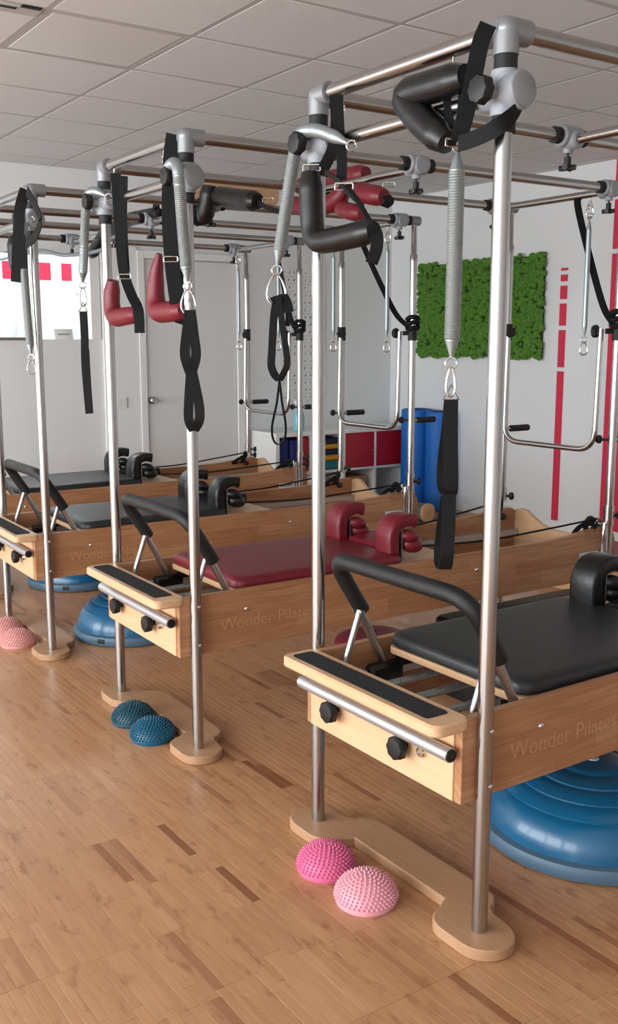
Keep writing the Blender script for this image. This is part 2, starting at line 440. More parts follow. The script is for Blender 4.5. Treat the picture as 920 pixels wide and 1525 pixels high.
MB().lathe([(.004, -.02), (.02, -.016), (.02, .016), (.004, .02)], 12, a3).obj('knob', 'black_plastic', mr)
sp = at_x(94, 505, XL-.05); sg = thing('tent_sign', 'small white tent card on the ledge of the opening', 'sign', (sp.x, sp.y, OZ0))
MB().prism([(-.03, 0), (.03, 0), (.003, .075), (-.003, .075)], -.07, .07, 'y', .001).obj('card', 'paper', sg)
MB().box((.0172, -.045, .032), (.0182, .045, .040)).obj('print', 'ink', sg)

# door with its casing
dy0, dy1 = 1.76, 2.56
struct(MB().box((XL, OY1+.01, 0), (XL+.03, 1.70, 2.115), .003).obj('trim_3', 'white_paint'))
d = thing('door_1', 'x', 'door'); struct(d); del d['category']; del d['label']
MB().box((XL, dy0, .006), (XL+.018, dy1, 2.03), .002).obj('slab', 'door_paint', d)
for n, lo, hi in (('jamb', (XL, 1.70, 0), (XL+.04, dy0-.004, 2.09)), ('jamb', (XL, dy1+.004, 0), (XL+.04, dy1+.07, 2.09)), ('head', (XL, dy0-.004, 2.034), (XL+.04, dy1+.004, 2.09))):
    MB().box(lo, hi, .003).obj(n, 'white_paint', d)
kp = at_x(222, 596, XL+.02)
MB().lathe([(.03, 0), (.03, .006), (.012, .01), (.011, .03), (.026, .038), (.028, .05), (.02, .058)], 16, (XL+.018, kp.y+.02, kp.z), (1, 0, 0)).obj('knob', 'steel_brushed', d)
sw = at_x(181, 600, XL+.03)
ls = thing('light_switch', 'white double rocker light switch on the casing left of the door', 'switch', (XL+.03, sw.y, sw.z))
MB().box((0, -.045, -.04), (.008, .045, .04), .002).obj('plate', 'white_paint', ls)
for s_ in (-1, 1): MB().box((.008, s_*.02-.018, -.028), (.012, s_*.02+.018, .028), .001).obj('rocker', 'door_paint', ls)
struct(MB().box((XL, dy1+.075, 0), (XL+.012, YB, .07), .002).obj('baseboard_left', 'white_paint'))
struct(MB().box((XL+.012, YB-.012, 0), (XR, YB, .07), .002).obj('baseboard_back', 'white_paint'))

# exercise chart
po = thing('exercise_chart', 'tall white wall poster printed with rows of tiny exercise figures', 'poster', (XL+.002, 3.22, 1.48))
MB().box((.0, -.235, -.58), (.004, .235, .58)).obj('sheet', 'paper', po)
pm = MB()
for r in range(18):
    z = .50-r*.061
    if r % 4 != 3: pm.box((.004, -.21, z-.034), (.0045, .21, z-.0325))
    for c in range(8):
        if random.random() < .12: continue
        y = -.19+c*.054+random.uniform(-.006, .006); w = random.uniform(.004, .009); hh = random.uniform(.006, .013)
        pm.box((.004, y-w, z-hh), (.0046, y+w*.4, z+hh*.3)); pm.box((.004, y-w*.3, z), (.0046, y+w*.9, z+hh))
pm.obj('figure_print', 'ink', po)

# moss picture on the back wall
c0, c1 = at_y(622, 530, YB-.03), at_y(811, 378, YB-.03)
mo = thing('moss_panel', 'rectangular green preserved moss panel on the white back wall', 'wall panel', ((c0.x+c1.x)/2, YB-.003, (c0.z+c1.z)/2))
mw, mh = (c1.x-c0.x)/2, (c1.z-c0.z)/2
mh = .385; 
MB().box((-mw+.01, -.025, -mh+.01), (mw-.01, 0, mh-.01)).obj('backing', 'moss_back', mo)
ic = []
mm = MB()
for k in range(2600):
    x, z = random.uniform(-mw, mw), random.uniform(-mh, mh); r = random.uniform(.012, .026); y = -.03-random.random()*.014
    n1 = 6; vs = [(x, y-r*.9, z)]
    for j in range(n1):
        a = 2*math.pi*j/n1+k; q = random.uniform(.8, 1.2); vs.append((x+r*.75*q*math.cos(a), y-r*.45, z+r*.75*q*math.sin(a)))
    for j in range(n1):
        a = 2*math.pi*j/n1+k; vs.append((x+r*math.cos(a), y+r*.4, z+r*math.sin(a)))
    fs = [(0, 1+j, 1+(j+1) % n1) for j in range(n1)]+[(1+j, 1+n1+j, 1+n1+(j+1) % n1, 1+(j+1) % n1) for j in range(n1)]
    mm.add(vs, fs)
mm.obj('moss_tufts', 'moss', mo, 80, kind='stuff')

# red tape stripes on the back wall
def stripe(name, label, rects, wid):
    s = thing(name, label, 'wall tape')
    for (px0, y0, px1, y1) in rects:
        a, b = at_y(px0, y0, YB), at_y(px1, y1, YB)
        x = at_y(rects[-1][2], rects[-1][3], YB).x
        MB().box((x-wid/2, YB-.003, max(b.z, .07)), (x+wid/2, YB, a.z)).obj('dash', 'red_tape', s)
stripe('tape_stripe', 'narrow dashed red tape stripe rising beside the moss panel', [(839.5, 399, 839.3, 403), (839, 409, 838.7, 419), (838.4, 425.5, 837.7, 445.5), (837, 452, 835.6, 485), (835, 491.5, 833, 547), (833, 553, 824, 806)], .066)
stripe('tape_stripe', 'wide red tape stripe at the right edge behind the red reformer', [(928, 180, 924, 290), (924, 296, 922, 370), (922, 377, 906, 815)], .19)

# ------------------------------------------------------------------ shelf unit
KX0, KX1, KY0, KY1, KZ = XL+.01, -5.16, 2.70, 4.07, .685
ku = thing('shelf_unit', 'low white cube shelving unit with red doors against the left wall', 'shelf')
T = .035; ck = (KY1-KY0-2*T-3*.02)/4
MB().box((KX0, KY0, KZ-T), (KX1, KY1, KZ), .002).obj('top_panel', 'white_paint', ku)
MB().box((KX0, KY0, 0), (KX1, KY1, T), .002).obj('bottom_panel', 'white_paint', ku)
for y in (KY0, KY1-T): MB().box((KX0, y, T), (KX1, y+T, KZ-T), .001).obj('side_panel', 'white_paint', ku)
cells = []
zc = (KZ)/2
for k in range(4):
    y = KY0+T+k*(ck+.02); cells.append((y, y+ck))
    if k: MB().box((KX0, y-.02, T), (KX1-.004, y, KZ-T)).obj('divider', 'white_paint', ku)
    MB().box((KX0, y, zc-.009), (KX1-.004, y+ck, zc+.009)).obj('shelf_board', 'white_paint', ku)
MB().box((KX0, KY0+T, T), (KX0+.008, KY1-T, KZ-T)).obj('back_panel', 'white_paint', ku)
for k in (2, 3):
    y0, y1 = cells[k]
    dr = MB().box((KX1-.024, y0+.002, zc+.011), (KX1-.006, y1-.002, KZ-T-.002), .002).obj('door', 'red_door', ku)
    MB().lathe([(.004, 0), (.004, .012), (.009, .015), (.009, .02)], 10, (KX1-.006, y1-.03, (zc+KZ)/2-.02), (1, 0, 0)).obj('knob', 'steel_brushed', dr)
zs = zc+.009; zt = KZ-T
# cell 1: dark blue mats and a red one
y0, y1 = cells[0]
def cushion(name, lo, hi, mat, label, cat, b=.02):
    o = MB().box(lo, hi, b).obj(name, mat); return tag(o, label, cat)
cushion('folded_mat', (KX0+.03, y0+.004, zs), (KX1-.03, y0+.115, zt-.01), 'navy_cloth', 'dark blue folded mat upright at the left in the first cube', 'mat')
cushion('folded_mat', (KX0+.04, y0+.118, zs), (KX1-.012, y0+.228, zt-.03), 'navy_cloth', 'second dark blue folded mat, between the first and the red one', 'mat')
cushion('folded_mat', (KX0+.03, y0+.231, zs), (KX1-.02, y1-.004, zt-.006), 'red_cloth', 'red folded mat upright in the first cube', 'mat')
y0, y1 = cells[1]; z = zs
for k, (mt, h, lb) in enumerate((('teal_foam', .072, 'teal pillow at the bottom of the cushion stack'), ('yellow_foam', .05, 'lower yellow cushion in the stacked cube'), ('navy_dark', .05, 'dark blue cushion between the two yellow ones'), ('yellow_foam', .042, 'upper yellow cushion in the stacked cube'), ('navy_dark', .05, 'dark blue cushion on top of the stack'))):
    MBc = MB().box((KX0+.03, y0+.004+.01*(k % 2), z+.0005), (KX1-.012-.012*(k % 3), y1-.006, z+h), .015); tag(MBc.obj('cushion', mt), lb, 'cushion', 'cushions stacked in the cube'); z += h
y0, y1 = cells[2]
bx = thing('cardboard_box', 'brown cardboard box in the lower cube under the red door', 'box', ((KX0+KX1)/2, (y0+y1)/2-.02, T))
MB().box((-.12, -.10, 0), (.15, .11, .235), .002).obj('carton', 'cardboard', bx)
MB().box((-.12, -.006, .235), (.15, .006, .236)).obj('tape', 'beech_plain', bx)
sb = at_z(447, 645, KZ); 
sp = thing('spray_bottle', 'pale blue spray bottle on top of the white shelf unit', 'bottle', (-5.3, at_x(445, 640, -5.3).y, KZ)); sp.scale = (1.3, 1.3, 1.25)
MB().lathe([(.034, 0), (.036, .01), (.036, .09), (.028, .12), (.013, .14), (.013, .15)], 16).obj('bottle', 'bottle_blue', sp)
MB().lathe([(.016, .15), (.016, .17), (.01, .175)], 12).obj('collar', 'white_paint', sp)
MB().box((-.012, -.03, .175), (.012, .05, .20), .004).obj('spray_head', 'white_paint', sp)
# blue foam rolls in the corner
for k, (cx, cy, r, h, lb) in enumerate(((-4.99, 4.03, .135, .84, 'thicker blue foam roll standing in the corner by the shelf unit'), (-4.72, 4.05, .118, .835, 'slimmer blue foam roll standing beside the thicker one'))):
    rt = thing('foam_roll', lb, 'foam roll', (cx, cy, 0), 0, 'blue foam rolls')
    MB().lathe([(r-.012, 0), (r, .01), (r, h-.01), (r-.012, h), (.03, h), (.03, h-.03)], 32).obj('foam', 'blue_roll', rt)
    sp_ = []
    for j in range(90):
        a = j*.22; q = .035+(r-.05)*j/90; sp_.append(V(q*math.cos(a), q*math.sin(a), h+.0005))
    MB().tube(sp_, .0018, 5).obj('rolled_edge', 'navy_cloth', rt)

# ------------------------------------------------------------------ reformer units
WP, LP, HP = .67653, 2.07069, 2.05
R = .019
def knob_star(mb, c, ax, r=.027, d=.026, lobes=8):
    """lobed hand knob, its back face at c, pointing along ax"""
    ax = Vector(ax).normalized(); a = ax.orthogonal().normalized(); b = ax.cross(a); c = Vector(c); vs = []; n = lobes*4
    rings = [(0, .5), (.12, .86), (.25, 1), (.8, 1), (.95, .9), (1, .55)]
    for h, s in rings:
        for j in range(n):
            q = 2*math.pi*j/n; rr = r*s*(1+.06*math.cos(lobes*q)); vs.append(c+ax*d*h+(a*math.cos(q)+b*math.sin(q))*rr)
    fs = [(i*n+j, i*n+(j+1) % n, (i+1)*n+(j+1) % n, (i+1)*n+j) for i in range(len(rings)-1) for j in range(n)]
    fs += [tuple(range(n-1, -1, -1)), tuple((len(rings)-1)*n+j for j in range(n))]
    mb.add(vs, fs); return mb
def wing_knob(mb, c, ax):
    mb.lathe([(.004, -.02), (.004, 0), (.011, 0), (.011, .03)], 12, c, ax)
    ax = Vector(ax).normalized(); a = ax.orthogonal().normalized(); b = ax.cross(a); c = Vector(c)
    for k in range(4):
        q = k*math.pi/2+.4; d = a*math.cos(q)+b*math.sin(q); p = c+ax*.033
        mb.tube([p, p+d*.026], .009, 8)
    return mb
def eyebolt(parent, c, name='eye_bolt'):
    c = Vector(c); m = MB(); m.tube([c, c-V(0, 0, .022)], .0035, 8); o = c-V(0, 0, .036)
    m.tube([o+V(.013*math.cos(2*math.pi*k/14), 0, .013*math.sin(2*math.pi*k/14)) for k in range(14)], .0032, 6, True)
    m.lathe([(.006, 0), (.008, .002), (.008, .008), (.005, .011)], 10, c-V(0, 0, .026))
    m.obj(name, 'chrome', parent)
def engraving(parent, txt, size, loc):
    cu = bpy.data.curves.new('lettering', 'FONT'); cu.body = txt; cu.size = size; cu.extrude = .0006; cu.offset = -.0012
    tmp = bpy.data.objects.new('lettering_tmp', cu); COL.objects.link(tmp)
    dg = bpy.context.evaluated_depsgraph_get(); me = bpy.data.meshes.new_from_object(tmp.evaluated_get(dg)); bpy.data.objects.remove(tmp)
    for v in me.vertices: x, y, z = v.co; v.co = (z, x, y)
    me.materials.clear(); me.materials.append(MATS['carved_wood']); me.name = 'lettering'
    o = bpy.data.objects.new('lettering', me); COL.objects.link(o); o.location = loc; o.parent = parent
def unit(idx, leather, label, extra):
    ox, oy, rz = [(0, 0, 0), (-1.34293, -.04264, -.01606), (-2.7062, -.07007, -.02308), (-3.93362, .03736, -.00367)][idx]
    u = thing('reformer_tower', label, 'reformer', (ox, oy, 0), rz, 'reformer towers in a row')
    XR_, XL_ = 0, -WP; SX0, SX1 = -WP+.021, -.021
    # base planks at front and back: bridge board with rounded feet under the posts
    for yb, sg in ((0, 1), (LP, -1)):
        out = []
        def arc(cx, cy, r, a0, a1, n=10):
            for j in range(n+1):
                a = math.radians(a0+(a1-a0)*j/n); out.append((cx+r*math.cos(a), cy+r*math.sin(a)))
        out += [(-WP+.16, .0), (-WP+.16, .025)]
        out = []
        arc(-WP-.015, 0, .075, 95, 270); arc(-WP+.055, 0, .075, 270, 350, 6); out += [(-WP+.15, .022), (-.15, .022)]
        arc(-.055, 0, .075, 190, 270, 6); arc(.015, 0, .075, -90, 88); out += [(-.03, .08), (-.055, .092), (-.062, .112), (-.085, .136), (-.12, .145), (-WP+.12, .145), (-WP+.085, .136), (-WP+.062, .112), (-WP+.055, .092), (-WP+.03, .08)]
        if sg < 0: out = [(x, -y) for x, y in out][::-1]
        MB().prism([(x, y+yb) for x, y in out], 0, .03, 'z', .004).obj('base_plank', 'plywood_base', u)
    # posts
    for x in (XR_, XL_):
        MB().tube([V(x, 0, .028), V(x, 0, HP)], R, 24).obj('post', 'steel', u)
        for z in (.535, .40):
            if x == 0: MB().lathe([(.006, 0), (.006, .003), (.003, .005)], 10, (R-.002, .004, z), (1, 0, 0)).obj('bolt', 'chrome', u)
    for x in (XR_, XL_):
        MB().tube([V(x, LP, .028), V(x, LP, 1.86)], R, 20).obj('post', 'steel', u)
        MB().tube([V(x, LP, 1.84), V(x, LP, 1.87), V(x, LP, 1.88), V(x, LP, HP)], [R+.002, R+.002, R-.004, R-.004], 16).obj('post_tip', 'steel', u)
    # top frame
    for x in (XR_, XL_):
        MB().tube([V(x, .02, HP), V(x, LP+.03, HP)], R, 20).obj('top_rail', 'steel', u)
        MB().tube([V(x, LP-.04, HP), V(x, LP+.03, HP), V(x, LP+.036, HP)], [R+.006, R+.006, R-.002], 20).obj('rail_cap', 'cast_grey', u)
    MB().tube([V(0, 0, HP), V(-WP, 0, HP)], R, 20).obj('top_cross_bar', 'steel', u)
    for x, sg in ((0, -1), (-WP, 1)):
        m = MB(); rr = R+.0075
        m.tube([V(x, 0, HP-.05), V(x, 0, HP-.005)], rr, 20); m.tube([V(x+sg*.052, 0, HP), V(x, 0, HP)], rr, 20); m.tube([V(x, .058, HP), V(x, 0, HP)], rr, 20)
        m.lathe([(rr*math.cos(math.radians(a)), rr*math.sin(math.radians(a))) for a in (-80, -40, 0, 30, 55, 75, 88)], 20, (x, 0, HP))
        m.obj('elbow_joint', 'cast_grey', u)
    # lower front cross bar in clamps on the posts
    ZC = 1.925
    MB().tube([V(.02, 0, ZC), V(-WP-.02, 0, ZC)], .0165, 20).obj('front_cross_bar', 'steel', u)
    for x, sg in ((0, 1), (-WP, -1)):
        m = MB(); m.tube([V(x, 0, ZC-.045), V(x, 0, ZC+.045)], .030, 20)
        m.lathe([(.022, -.062), (.029, -.055), (.033, 0), (.038, .025), (.039, .048), (.035, .053)], 24, (x, 0, ZC), (sg, 0, 0))
        m.tube([V(x, -.02, ZC), V(x, -.05, ZC)], .014, 14)
        c = m.obj('clamp', 'clamp_grey', u)
        MB().lathe([(.035, .0525), (.035, .055), (.031, .058), (.005, .0588)], 24, (x, 0, ZC), (sg, 0, 0)).obj('end_cap', 'cast_grey', c)
        for q in (ZC+.042, ZC-.077): MB().tube([V(x, 0, q), V(x, 0, q+.032)], .0245, 20).obj('collar', 'black_rubber', c)
        knob_star(MB(), (x, -.05, ZC), (0, -1, 0), .028, .032).obj('knob', 'black_plastic', c)
    for xx in (-.16, -WP+.10): eyebolt(u, (xx, 0, ZC-.014)); eyebolt(u, (xx, 0, HP-.016))
    # sliding bars on the rails
    for ys, in ((extra.get('mid', .93),), (LP-.10,)):
        zb = HP-.012
        MB().tube([V(.0, ys, zb), V(-WP, ys, zb)], .0155, 18).obj('sliding_bar', 'steel', u)
        for x, sg in ((0, -1), (-WP, 1)):
            m = MB(); m.lathe([(.026, -.045), (.033, -.038), (.034, 0), (.033, .038), (.026, .045)], 22, (x, ys, HP), (0, 1, 0))
            m.lathe([(.03, 0), (.028, .04), (.022, .046)], 18, (x, ys, zb), (sg, 0, 0)); m.lathe([(.035, 0), (.033, .03), (.028, .036)], 20, (x, ys, HP-.004), (-sg, 0, 0))
            m.tube([V(x, ys, HP-.02), V(x, ys, HP-.05)], .016, 12)
            c = m.obj('sliding_clamp', 'clamp_grey', u)
            for q in (ys-.07, ys+.045): MB().tube([V(x, q, HP), V(x, q+.025, HP)], .0255, 18).obj('collar', 'black_rubber', c)
            wing_knob(MB(), (x, ys, HP-.06), (0, 0, -1)).obj('wing_knob', 'black_plastic', c)
        if ys > 1.5:
            for xx in (-.10, -WP+.06): eyebolt(u, (xx, ys, zb-.013))
    # bed
    ZB, ZT = .355, .562; Y0, Y1 = -.052, LP+.075
    prof = [(Y0, ZB), (Y1, ZB), (Y1, .53), (Y1-.02, .575), (Y1-.05, .590), (Y1-.12, .590), (Y1-.20, .582), (Y1-.30, .571), (Y1-.42, .564), (Y1-.55, ZT), (Y0, ZT)]
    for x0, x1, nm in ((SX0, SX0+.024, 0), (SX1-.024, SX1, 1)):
        sp = MB().prism(prof, x0, x1, 'x', .002).obj('side_panel', 'beech_side_shaded', u)
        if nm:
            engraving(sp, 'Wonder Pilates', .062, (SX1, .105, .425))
            for yy in (.21, 1.30): MB().lathe([(.009, 0), (.008, .003), (.004, .0055)], 12, (SX1, yy, .49), (1, 0, 0)).obj('bolt', 'chrome', sp)
            MB().box((SX1, LP-.155, .43), (SX1+.0012, LP-.035, .485)).obj('maker_plate', 'label_paper', sp)
            MB().box((SX1+.0012, LP-.15, .462), (SX1+.0016, LP-.05, .474)).obj('plate_print', 'ink', sp)
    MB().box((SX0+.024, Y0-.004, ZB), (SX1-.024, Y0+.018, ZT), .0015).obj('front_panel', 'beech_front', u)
    ep = [(SX0+.024, .36), (SX1-.024, .36), (SX1-.024, .58), (SX1-.06, .588), (SX1-.10, .584), (SX1-.15, .556), (SX1-.20, .53), (SX1-.28, .512), (SX0+.28, .512), (SX0+.20, .53), (SX0+.15, .556), (SX0+.10, .584), (SX0+.06, .588), (SX0+.024, .58)]
    MB().prism(ep, Y1-.026, Y1-.002, 'y', .002).obj('end_panel', 'beech_front', u)
    # standing platform at the front with its grip strip
    fb = MB().prism(rrect(SX0-.002, -.142, SX1+.008, -.028, .028), ZT-.026, ZT+.004, 'z', .005).obj('footboard', 'beech_front', u)
    MB().prism(rrect(SX0+.025, -.120, SX1-.045, -.052, .01, 3), ZT+.0035, ZT+.0058, 'z').obj('grip_strip', 'grip_strip', fb)
    # towel-rail bar and the two knobs on the front panel
    yb_ = -.078; x0, x1 = SX0+.012, SX1-.008
    hb = MB().tube([V(x0, yb_, .480), V(x1, yb_, .480)], .0175, 18).obj('front_bar', 'aluminium', u)
    for a, b in ((x0, x0-.003), (x1, x1+.003)): MB().tube([V(a, yb_, .480), V(b, yb_, .480)], .0152, 16).obj('end_cap', 'black_plastic', hb)
    for xx in (SX0+.15, SX1-.195):
        MB().tube([V(xx, Y0, .480), V(xx, yb_, .480)], .008, 10).obj('standoff', 'chrome', hb)
        m = MB(); m.tube([V(xx, Y0, .435), V(xx, Y0-.018, .435)], .009, 10); knob_star(m, (xx, Y0-.016, .435), (0, -1, 0), .029, .03).obj('knob', 'black_plastic', u)
    m = MB(); hc = V(-.152, Y0-.012, .442); m.tube([hc+V(.011*math.cos(a*.45), 0, .011*math.sin(a*.45)) for a in range(14)], .003, 6, True); m.tube([hc+V(0, .012, .0), hc+V(0, 0, .011)], .003, 6); m.obj('hook', 'chrome', u)
    # tracks, cross rails, bed springs, gear bar
    for xx in (SX0+.024, SX1-.024-.03): MB().box((xx, .02, .455), (xx+.03, Y1-.03, .485), .002).obj('track', 'aluminium', u)
    MB().box((SX0+.024, .13, .40), (SX1-.024, .155, .445), .002).obj('spring_rail', 'steel_brushed', u)
    MB().box((SX0+.024, .02, ZB), (SX1-.024, .10, .375), .002).obj('bottom_board', 'beech_plain', u)
    for k in range(4):
        xx = SX0+.13+k*.125; pth = resample([V(xx, .035, .46), V(xx+.004, .42, .47)], .004)
        MB().tube(pth, [.0105 if i % 2 else .0125 for i in range(len(pth))], 8).obj('bed_spring', 'zinc_spring', u)
    for xx in (SX0+.045, SX1-.075): MB().box((xx-.01, .12, .44), (xx+.035, .24, .50), .01).obj('pivot_bracket', 'black_plastic', u)
    # foot bar
    xa, xb = SX0+.045, SX1-.045
    pv, kn, tp = (.20, .475), (.103, .655), (.003, .83)
    legs = []
    for xx in (xa, xb):
        MB().tube([V(xx, *pv), V(xx, *kn), V(xx, tp[0]+.05, tp[1]-.09)], .0125, 14).obj('foot_bar_leg', 'steel_brushed', u)
        s_ = MB(); dx = .03 if xx == xa else -.03
        s_.tube([V(xx+dx*.6, .085, .672), V(xx+dx*.6, .03, .515)], .0095, 12); s_.tube([V(xx-.014, .087, .668), V(xx+dx, .087, .668)], .007, 10); s_.obj('strut', 'steel_brushed', u)
    path = fillet([V(xa, kn[0]+.004, kn[1]+.01), V(xa, *tp), V(xb, *tp), V(xb, kn[0]+.004, kn[1]+.01)], .075, 8)
    MB().tube(path, .0225, 18).obj('foot_bar_pad', 'black_foam', u)
    # carriage
    CY0, CY1 = .195, .96
    cx0, cx1 = SX0+.042, SX1-.042
    MB().prism(rrect(cx0+.004, CY0, cx1-.004, CY1+.28, .03), .527, .547, 'z', .002).obj('carriage_board', 'beech_front', u)
    MB().box((cx0+.01, CY0+.03, .487), (cx0+.04, CY1+.25, .527), .003).obj('carriage_runner', 'black_plastic', u)
    MB().box((cx1-.04, CY0+.03, .487), (cx1-.01, CY1+.25, .527), .003).obj('carriage_runner', 'black_plastic', u)
    ol = rrect(cx0, CY0, cx1, CY1, .05, 6); m = MB(); n = len(ol); vs = []; cxm, cym = (cx0+cx1)/2, (CY0+CY1)/2
    rings = [(.97, .547), (1.0, .555), (1.0, .571), (.985, .581), (.95, .587), (.85, .589), (.5, .590)]
    for k, z in rings:
        for (a, b) in ol:
            sx = (abs(cx1-cx0)/2-(1-k)*.26)/(abs(cx1-cx0)/2); sy = (abs(CY1-CY0)/2-(1-k)*.26)/(abs(CY1-CY0)/2)
            vs.append((cxm+(a-cxm)*sx, cym+(b-cym)*sy, z))
    fs = [(i*n+j, i*n+(j+1) % n, (i+1)*n+(j+1) % n, (i+1)*n+j) for i in range(len(rings)-1) for j in range(n)]
    fs += [tuple(range(n-1, -1, -1)), tuple((len(rings)-1)*n+j for j in range(n))]
    m.add(vs, fs).obj('carriage_cushion', 'black_vinyl' if leather == 'black_leather' else leather, u)
    # shoulder rests: upright pads that curl over backwards
    sec = rrect(-.052, -.027, .052, .027, .014, 3)
    RESTS = (cxm-.168, cxm+.185)
    for xx in RESTS:
        pth = smooth([V(xx, .938, .565), V(xx, .935, .62), V(xx, .937, .662), V(xx, .955, .695), V(xx, .995, .709), V(xx, 1.045, .705)], 4)
        sr = MB().sweep(pth, sec, (1, 0, 0)).obj('shoulder_rest', leather, u)
        m = MB(); m.box((xx+.02, .968, .55), (xx+.05, .973, .688)); m.box((xx+.02, .968, .684), (xx+.05, 1.02, .689)); m.obj('bracket', 'steel_brushed', sr)
        m = MB()
        for cc, rr, hh in ((V(xx+.035, 1.03, .61), .034, .05), (V(xx+.045, 1.01, .648), .027, .042)):
            m.lathe([(rr*math.cos(math.radians(a)), hh*math.sin(math.radians(a))) for a in (-85, -60, -30, 0, 30, 60, 85)], 14, cc, (.3, 1, -.25))
        m.obj('strap_bundle', leather, sr)
    # head rest
    m = MB(); hs = rrect(-.10, -.022, .10, .022, .018, 4)
    pth = smooth([V(cxm, .95, .58), V(cxm, 1.0, .585), V(cxm, 1.08, .592), V(cxm, 1.16, .60)], 4); m.sweep(pth, hs, (1, 0, 0)); m.obj('head_rest', leather, u)
    # push-through bar at the back
    yy = LP-.045; za = 1.46
    bp = fillet([V(-.055, yy, za+.01), V(-.055, yy-.01, .935), V(-WP+.055, yy-.01, .935), V(-WP+.055, yy, za+.01)], .10, 8)
    if idx != 3 or True: MB().tube(bp, .0125, 16).obj('push_through_bar', 'steel', u)
    for x, sg in ((0, -1), (-WP, 1)):
        m = MB(); m.tube([V(x, LP, za), V(x+sg*.03, yy, za)], .012, 10); knob_star(m, (x+sg*.063, yy-.004, za), (sg, -.4, 0), .026, .03); m.obj('bar_knob', 'black_plastic', u)
        m = MB(); m.tube([V(x, LP, za-.04), V(x, LP, za+.04)], R+.006, 16); m.obj('bar_collar', 'black_rubber', u)
        MB().tube([V(x, LP+.01, .985), V(x, LP+.05, .985)], .009, 10).obj('peg_stem', 'steel', u)
        MB().tube([V(x, LP+.04, .985), V(x, LP+.045, .985), V(x, LP+.165, .985), V(x, LP+.17, .985)], [.012, .0165, .0165, .012], 14).obj('peg_grip', 'black_rubber', u)
        m = MB(); m.tube([V(x, LP, .985), V(x-.05, LP-.02, .985)], .006, 8); knob_star(m, (x-.045, LP-.02, .985), (-1, -.2, 0), .018, .022); m.obj('peg_knob', 'black_plastic', u)
        # pulley riser at bed level
        m = MB(); m.tube([V(x, LP, .60), V(x, LP, .69)], R+.005, 16); m.obj('riser_sleeve', 'steel', u)
        for z in (.645, .605)[:1+(idx == 3)]:
            m = MB(); m.tube([V(x, LP, z), V(x+.02, LP+.04, z)], .006, 8); knob_star(m, (x+.02, LP+.03, z), (.5, 1, 0), .018, .022); m.obj('riser_knob', 'black_plastic', u)
        m = MB(); c = V(x+sg*.035, LP-.03, .605); m.lathe([(.024, -.007), (.024, -.004), (.017, -.001), (.017, .001), (.024, .004), (.024, .007)], 18, c, (1, 0, 0)); m.tube([c, V(x, LP, .605)], .006, 8); m.obj('pulley', 'chrome', u)
        # rope from the shoulder rest to the pulley
        e = V(x+sg*.035, LP-.03, .629); s0 = V(RESTS[1 if x == 0 else 0]+.04, 1.06, .60)
        pth = smooth([s0, s0.lerp(e, .35)-V(0, 0, .02), s0.lerp(e, .7)-V(0, 0, .012), e], 6)
        MB().tube(pth, .0045, 8).obj('rope', 'black_web', u)
        # rope tail with its handle loop, tied at the riser
        m = MB(); c0 = e+V(sg*.0, -.01, -.02); m.tube(smooth([c0, c0+V(sg*.03, -.06, -.01), c0+V(sg*.02, -.12, -.045), c0+V(0, -.07, -.05), c0+V(sg*.01, -.02, -.04)], 6), .011, 8)
        m.tube(smooth([c0, c0+V(sg*.02, -.02, .02), c0+V(sg*.03, -.035, -.02), c0+V(0, -.03, -.035), c0], 6), .013, 8); m.obj('rope_knot', 'black_web', u)
        if x == 0: m = MB(); m.tube(smooth([V(.02, LP-.045, .62), V(.018, LP-.05, .57), V(.012, LP-.045, .52), V(.012, LP-.04, .45)], 4), .009, 8); m.obj('riser_spring', 'chrome', u)
    m = MB(); m.tube([V(SX0+.024, LP-.06, .555), V(SX0+.045, LP-.06, .555)], .006, 8); knob_star(m, (SX0+.04, LP-.06, .555), (1, 0, 0), .017, .022); m.obj('panel_knob', 'black_plastic', u)
    return u
U = []
for i, (lt, lb, ex) in enumerate((('black_leather', 'wooden reformer with black carriage and chrome tower, nearest the camera', dict(mid=.955)),
                              ('red_leather', 'wooden reformer with dark red carriage and chrome tower, second from the camera', dict(mid=.928)),
                              ('black_leather', 'wooden reformer with black carriage and chrome tower, just behind the red one', dict(mid=.85)),
                              ('black_leather', 'wooden reformer with black carriage and chrome tower, farthest by the door wall', dict(mid=.80)))):
    U.append(unit(i, lt, lb, ex))
bpy.context.view_layer.update()
def LW(i, *p): return U[i].matrix_world @ Vector(p)

